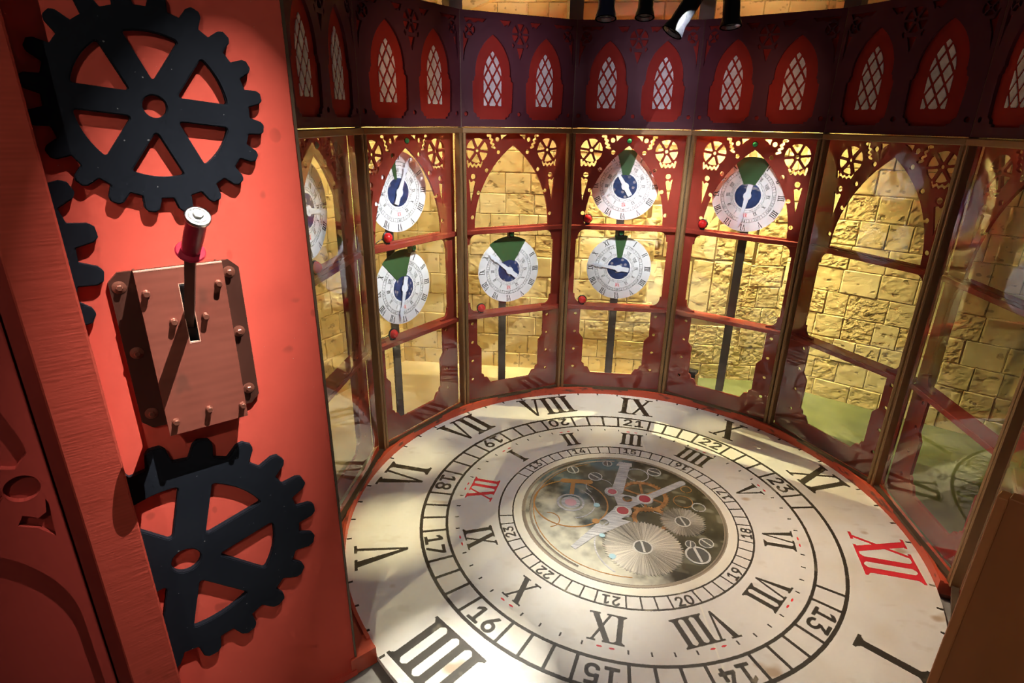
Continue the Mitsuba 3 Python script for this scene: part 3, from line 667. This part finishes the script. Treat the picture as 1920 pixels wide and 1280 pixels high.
# ------------------------------------------------------------------ signal lamps
RL_DOME = mikit.ply(lathe([(0.0, 0.020), (0.010, 0.0185), (0.018, 0.013), (0.023, 0.004), (0.0235, -0.006), (0.0, -0.006)], 20), None, 30)
RL_RIM = mikit.ply(lathe([(0.0, -0.016), (0.020, -0.016), (0.027, -0.010), (0.027, -0.004), (0.0235, -0.002), (0.0, -0.002)], 20), None, 30)
RL_FOOT = mikit.ply(bx(-0.012, 0.012, 0.002, 0.016, -0.034, -0.005))
def face_m(b, u, d, z):
    D = np.eye(4); D[:3, 3] = [u, 0, z]; return bay_m(b, d) @ D @ UPRIGHT
for b, u, z, lab in ((0, -0.097, 1.068, 'red signal lamp on the shelf beside the red lever wall'), (1, -0.148, 1.073, 'red signal lamp on the upper shelf of the leftmost clock pair'), (1, -0.150, 0.592, 'red signal lamp on the lower shelf under the leftmost clock pair'),
                     (2, -0.186, 0.590, 'red signal lamp on the shelf under the single low clock'), (3, -0.201, 1.074, 'red signal lamp on the upper shelf of the middle bay'), (3, -0.205, 0.590, 'red signal lamp on the lower shelf of the middle bay'),
                     (4, -0.216, 1.074, 'red signal lamp on the shelf under the single high clock')):
    t = thing('red_lamp', lab, 'lamp', 'red signal lamps on the shelves'); M = face_m(b, u, DTR - 0.004, z)
    put('lens', RL_DOME, 'm_red_lamp', t, M); put('rim', RL_RIM, 'm_black', t, M)
    D = np.eye(4); D[:3, 3] = [u, 0, z]; put('foot', RL_FOOT, 'm_black', t, bay_m(b, DTR - 0.004) @ D)
GL = mikit.ply(lathe([(0.0, 0.010), (0.006, 0.009), (0.0105, 0.005), (0.0125, 0.0), (0.0, 0.0)], 16), None, 30)
GL_BOX = mikit.ply(bx(-0.017, 0.017, 0.0, 0.030, -0.022, 0.022, 0.003)); GL_RIM = mikit.ply(lathe([(0.0, -0.004), (0.0145, -0.004), (0.0145, 0.001), (0.0, 0.001)], 16))
for b, u, z, low, lab in ((0, 0.020, 1.500, 0, 'green signal lamp over the arch of the bay beside the red wall'), (1, 0.006, 1.500, 0, 'green signal lamp over the arch of the leftmost clock pair'), (1, 0.041, 0.990, 1, 'green signal lamp above the lower clock of the leftmost pair'),
                         (2, 0.008, 0.996, 1, 'green signal lamp above the single low clock'), (3, -0.001, 1.498, 0, 'green signal lamp over the arch of the middle bay'), (3, -0.002, 0.993, 1, 'green signal lamp above the lower clock of the middle bay'),
                         (4, -0.004, 1.498, 0, 'green signal lamp over the arch of the single high clock')):
    t = thing('green_lamp', lab, 'lamp', 'green signal lamps above the clocks'); d = DTR - 0.001 if not low else DCL - 0.045
    put('lens', GL, 'm_green_lamp', t, face_m(b, u, d, z)); put('rim', GL_RIM, 'm_black', t, face_m(b, u, d, z))
    if low:
        D = np.eye(4); D[:3, 3] = [u, 0, z]; put('housing', GL_BOX, 'm_black', t, bay_m(b, d + 0.004) @ D)

# ------------------------------------------------------------------ red jamb wall with gears and lever
put('wall_jamb', bx(-1.3, -0.002, 0.0, 0.05, -0.03, 2.7), 'm_red_wall', m=WALL_M); tag('wall_jamb', kind='structure')
k = put('edge_strip', bx(-0.002, 0.004, -0.003, 0.05, 0.0, 2.7), 'm_bronze_dark', 'wall_jamb', WALL_M)
put('skirting', bx(-1.3, -0.002, -0.012, 0.0, -0.03, -0.008), 'm_red_wall', 'wall_jamb', WALL_M)
def gear2d(R, rot):
    rr = R * 0.858
    pts = []
    for k in range(20):
        a = 18 * k + rot
        pts += [(rr, a - 5.6), (R * 0.965, a - 3.9), (R * 0.985, a - 2.9), (R, a - 1.9), (R, a + 1.9), (R * 0.985, a + 2.9), (R * 0.965, a + 3.9), (rr, a + 5.6)]
    body = Polygon([(r * math.cos(math.radians(a)), r * math.sin(math.radians(a))) for r, a in pts])
    return body.buffer(-R * 0.012).buffer(R * 0.024).buffer(-R * 0.012)
def gear(R, rot, orot):
    g = gear2d(R, rot).difference(Point(0, 0).buffer(R * 0.101, 12))
    for k in range(6):
        a = 60 * k + orot
        w = Polygon([(0, 0)] + arc(0, 0, R * 1.0, a - 30, a + 30, 16)).buffer(-R * 0.112, join_style=2).intersection(Point(0, 0).buffer(R * 0.650, 40)).difference(Point(0, 0).buffer(R * 0.2))
        w = w.buffer(-R * 0.022).buffer(R * 0.022, 4)
        g = g.difference(w)
    return g
def bevel_ext(g, d0, d1, bev=0.002):
    lo = extv(g, -(d1 - bev), -d0)
    return cat_mesh([lo, extv(g.buffer(-bev, join_style=2), -d1, -(d1 - bev))])
for R, s, z, rot, orot, lab in ((0.193, -0.2575, 1.612, 6.5, 23, 'large black six-spoked gear at the top of the red wall'), (0.270, -0.660, 1.368, 5.5, 20, 'black gear mostly hidden behind the red timber post'),
                                (0.307, -0.3735, 0.619, 2.0, 45, 'large black six-spoked gear low on the red wall below the lever box')):
    D = np.eye(4); D[:3, 3] = [s, 0, z]
    tag(put('gear', bevel_ext(gear(R, rot, orot), 0.0, 0.014), 'm_gear', None, WALL_M @ D), lab, 'gear', 'black gears on the red wall')

lv = thing('lever_box', 'copper lever box bolted to the red wall between two gears', 'lever box')
pl = sbox(-0.393, 0.974, -0.157, 1.313)
pl = pl.difference(unary_union([Polygon([(x, z), (x + sx * 0.018, z), (x, z + sz * 0.018)]) for x, sx in ((-0.393, 1), (-0.157, -1)) for z, sz in ((0.974, 1), (1.313, -1))]))
put('back_plate', extv(pl, -0.008, 0.0), 'm_copper_dark', lv, WALL_M)
fp = sbox(-0.352, 0.967, -0.197, 1.319).difference(sbox(-0.281, 1.163, -0.263, 1.286))
fk = put('front_plate', extv(fp, -0.055, -0.049), 'm_copper', lv, WALL_M)
put('slot_edge', extv(sbox(-0.2825, 1.1605, -0.2615, 1.2875).difference(sbox(-0.281, 1.163, -0.263, 1.286)), -0.0556, -0.049), 'm_copper_edge', fk, WALL_M)
put('top_edge', bx(-0.352, -0.197, -0.0556, -0.049, 1.319, 1.3215), 'm_copper_edge', fk, WALL_M)
for x0, x1 in ((-0.350, -0.346), (-0.203, -0.199)):
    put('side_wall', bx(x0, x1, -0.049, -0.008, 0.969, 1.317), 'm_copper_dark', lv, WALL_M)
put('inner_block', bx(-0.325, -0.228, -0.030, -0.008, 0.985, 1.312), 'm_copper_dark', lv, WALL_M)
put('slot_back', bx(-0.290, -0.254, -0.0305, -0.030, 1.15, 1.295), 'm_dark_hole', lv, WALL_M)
WASH = mikit.ply(stand(lathe([(0, 0), (0.0125, 0), (0.0125, 0.0015), (0.006, 0.004), (0, 0.004)], 18)), None, 30)
HEAD = mikit.ply(stand(lathe([(0, 0.0), (0.0062, 0.0), (0.0062, 0.009), (0.005, 0.010), (0, 0.010)], 6)))
HEAD2 = mikit.ply(stand(lathe([(0, 0.0), (0.0072, 0.0), (0.0072, 0.003), (0.0058, 0.004), (0.0058, 0.011), (0.005, 0.012), (0, 0.012)], 14)), None, 30)
for s, z in ((-0.377, 1.284), (-0.3735, 1.146), (-0.373, 1.008), (-0.178, 1.287), (-0.1775, 1.152), (-0.177, 1.012)):
    D = np.eye(4); D[:3, 3] = [s, -0.008, z]
    bk = put('washer_bolt', WASH, 'm_copper_bolt', lv, WALL_M @ D)
    put('head', HEAD, 'm_copper_bolt', bk, WALL_M @ D)
for s, z in ((-0.339, 1.277), (-0.2105, 1.278), (-0.303, 1.213), (-0.245, 1.214), (-0.3365, 0.998), (-0.271, 1.008), (-0.205, 0.997)):
    D = np.eye(4); D[:3, 3] = [s, -0.055, z]
    put('front_bolt', HEAD2, 'm_copper_bolt', lv, WALL_M @ D)
A_, B_, C_ = np.array([-0.272, -0.028, 1.195]), np.array([-0.2715, -0.200, 1.376]), np.array([-0.2605, -0.265, 1.4455])
put('rod', cat_mesh([bx(-0.0085, 0.0085, -0.010, 0.010, 0, 1.0).apply_transform(np.diag([1, 1, np.linalg.norm(B_ - A_), 1.0])).apply_transform(mat_axis(A_, B_ - A_))]), 'm_rod', lv, WALL_M)
ax = (C_ - B_) / np.linalg.norm(C_ - B_); LEN = np.linalg.norm(C_ - B_)
gm = lathe([(0, -0.002), (0.0225, -0.002), (0.0245, 0.001), (0.0225, 0.004), (0.0155, 0.006), (0.0165, LEN * 0.5), (0.0155, LEN - 0.006), (0, LEN - 0.006)], 28).apply_transform(mat_axis(B_, ax))
gk = put('grip', gm, 'm_grip', lv, WALL_M, smooth=40)
put('end_cap', lathe([(0, LEN - 0.007), (0.0195, LEN - 0.007), (0.0205, LEN - 0.003), (0.0195, LEN + 0.001), (0.016, LEN + 0.002), (0, LEN + 0.002)], 28).apply_transform(mat_axis(B_, ax)), 'm_chrome', gk, WALL_M, smooth=40)
put('cap_ring', lathe([(0.0125, LEN + 0.001), (0.0155, LEN + 0.001), (0.0155, LEN + 0.0028), (0.0125, LEN + 0.0028), (0.0125, LEN + 0.001)], 28).apply_transform(mat_axis(B_, ax)), 'm_screw_dark', gk, WALL_M)
put('cap_nut', lathe([(0, LEN + 0.001), (0.0085, LEN + 0.001), (0.0085, LEN + 0.006), (0.007, LEN + 0.007), (0, LEN + 0.007)], 6).apply_transform(mat_axis(B_, ax)), 'm_screw_light', gk, WALL_M)

# timber post and the red tracery door left of it
tag(put('timber_post', bx(-0.529, -0.444, -0.098, 0.0, -0.03, 2.7, 0.003), 'm_red_timber', None, WALL_M), 'rough red timber post in front of the red wall at the left', 'post')
put('door_1', bx(-1.25, -0.556, -0.058, -0.020, -0.02, 2.6), 'm_red_dark', m=WALL_M); tag('door_1', kind='structure')
put('jamb', bx(-0.5525, -0.529, -0.072, 0.0, -0.03, 2.65), 'm_red_dark', 'door_1', WALL_M)
dt = sbox(-1.25, 0.0, -0.556, 2.6)
big = Polygon([(-0.83, 0.05)] + [(-0.69 + x, z) for x, z in lancet(0.115, 0.62, 0.850)][::-1] + [(-0.55 - 0.025, 0.05)])
cuts = [big, Point(-0.600, 0.950).buffer(0.027, 16), Point(-0.655, 0.952).buffer(0.027, 16),
        Polygon([(-0.623, 0.876), (-0.612, 0.895), (-0.598, 0.886), (-0.592, 0.880), (-0.578, 0.888), (-0.573, 0.917), (-0.5705, 0.905), (-0.575, 0.831), (-0.597, 0.860)]),
        Polygon([(-0.61, 0.995), (-0.600, 0.992), (-0.589, 1.005), (-0.578, 1.018), (-0.578, 1.035), (-0.586, 1.075), (-0.600, 1.13), (-0.64, 1.20), (-0.66, 1.20), (-0.66, 1.02)])]
put('tracery', extv(dt.difference(unary_union(cuts)), -0.072, -0.058), 'm_red_dark', 'door_1', WALL_M)

# ------------------------------------------------------------------ brown half-height panel near the camera on the right
PB, PD = np.array([0.5, -1.1]), np.array([0.62, -0.785])
MP = frame(PB, PD)
t = thing('brown_panel', 'dark brown stained wooden panel standing near the camera at the lower right', 'panel')
put('board', bx(0.018, 1.2, -0.004, 0.03, -0.03, 0.905, 0.002), 'm_brown', t, MP); put('edge_strip', bx(0.0, 0.019, -0.007, 0.033, -0.03, 0.900, 0.002), 'm_brown_edge', t, MP)

# ------------------------------------------------------------------ spotlights under the roof
def spotlight(o, d, L, r, mat, lab):
    t = thing('spotlight', lab, 'spotlight', 'black spotlights hanging above the floor clock'); m = mat_axis(o, d)
    put('body', lathe([(0, -L), (r * 0.92, -L), (r, -L + 0.01), (r, -0.035), (r * 1.22, -0.012), (r * 1.30, 0.0), (r * 1.18, 0.0), (r * 0.9, -0.02), (0, -0.02)], 24), mat, t, m, 35)
    put('reflector', lathe([(r * 1.02, -0.012), (r * 1.19, 0.002), (r * 1.30, 0.0005), (r * 1.16, -0.0005), (r * 1.0, -0.013), (r * 1.02, -0.012)], 24), 'm_chrome', t, m, 35)
    put('lens', lathe([(0, -0.014), (r * 0.98, -0.014), (r * 0.98, -0.018), (0, -0.018)], 20), 'm_black', t, m)
    top = np.array(o) - np.asarray(d) / np.linalg.norm(d) * L * 0.6
    put('stem', rod(top, top + np.array([0.0, 0.02, 0.5]), 0.008, 8), 'm_black', t)
spotlight((-0.171, 0.291, 1.945), (-0.02, -0.2, -1), 0.30, 0.030, 'm_blue_black', 'blue black spotlight hanging straight down, leftmost over the header panels')
spotlight((0.015, 0.522, 1.985), (-0.05, -0.25, -1), 0.22, 0.030, 'm_black', 'short dark spotlight with shiny rim, second from the left')
spotlight((0.045, 0.166, 1.888), (-0.62, -0.1, -1), 0.36, 0.030, 'm_black', 'black spotlight tilted to the left, third from the left')
spotlight((0.285, 0.287, 1.925), (0.03, -0.2, -1), 0.32, 0.030, 'm_black', 'black spotlight hanging straight down, rightmost over the header panels')

# ------------------------------------------------------------------ small things
t = thing('floodlight', 'dark floodlight box on the ground behind the glass under the high clock', 'floodlight')
FM = bay_m(4, 1.34)
put('housing', bx(-0.30, -0.17, 0.0, 0.05, 0.0, 0.15, 0.004), 'm_black', t, FM); put('trim', bx(-0.171, -0.166, -0.004, 0.05, 0.0, 0.13), 'm_gold_print', t, FM)
tag(put('cable', tube([(-0.955, -0.835, -0.029), (-0.895, -0.865, -0.029), (-0.84, -0.925, -0.029), (-0.72, -1.06, -0.029), (-0.5, -1.3, -0.029)], 0.006), 'm_black'), 'black cable on the grey floor at the foot of the red wall', 'cable')
M1 = bay_m(1, DTR)
def bp(u, d, z): return (M1 @ np.array([u, d, z, 1]))[:3]
tag(put('lamp_wire', tube([bp(-0.16, 0.01, 1.07), bp(-0.19, 0.015, 1.06), bp(-0.21, 0.02, 1.045)], 0.0022, 5), 'm_black'), 'short black wire behind the upper red lamp of the leftmost clock pair', 'wire')
tag(put('lamp_wire', tube([bp(-0.16, 0.01, 0.59), bp(-0.19, 0.015, 0.582), bp(-0.21, 0.02, 0.58)], 0.0022, 5), 'm_black'), 'short black wire behind the lower red lamp of the leftmost clock pair', 'wire')
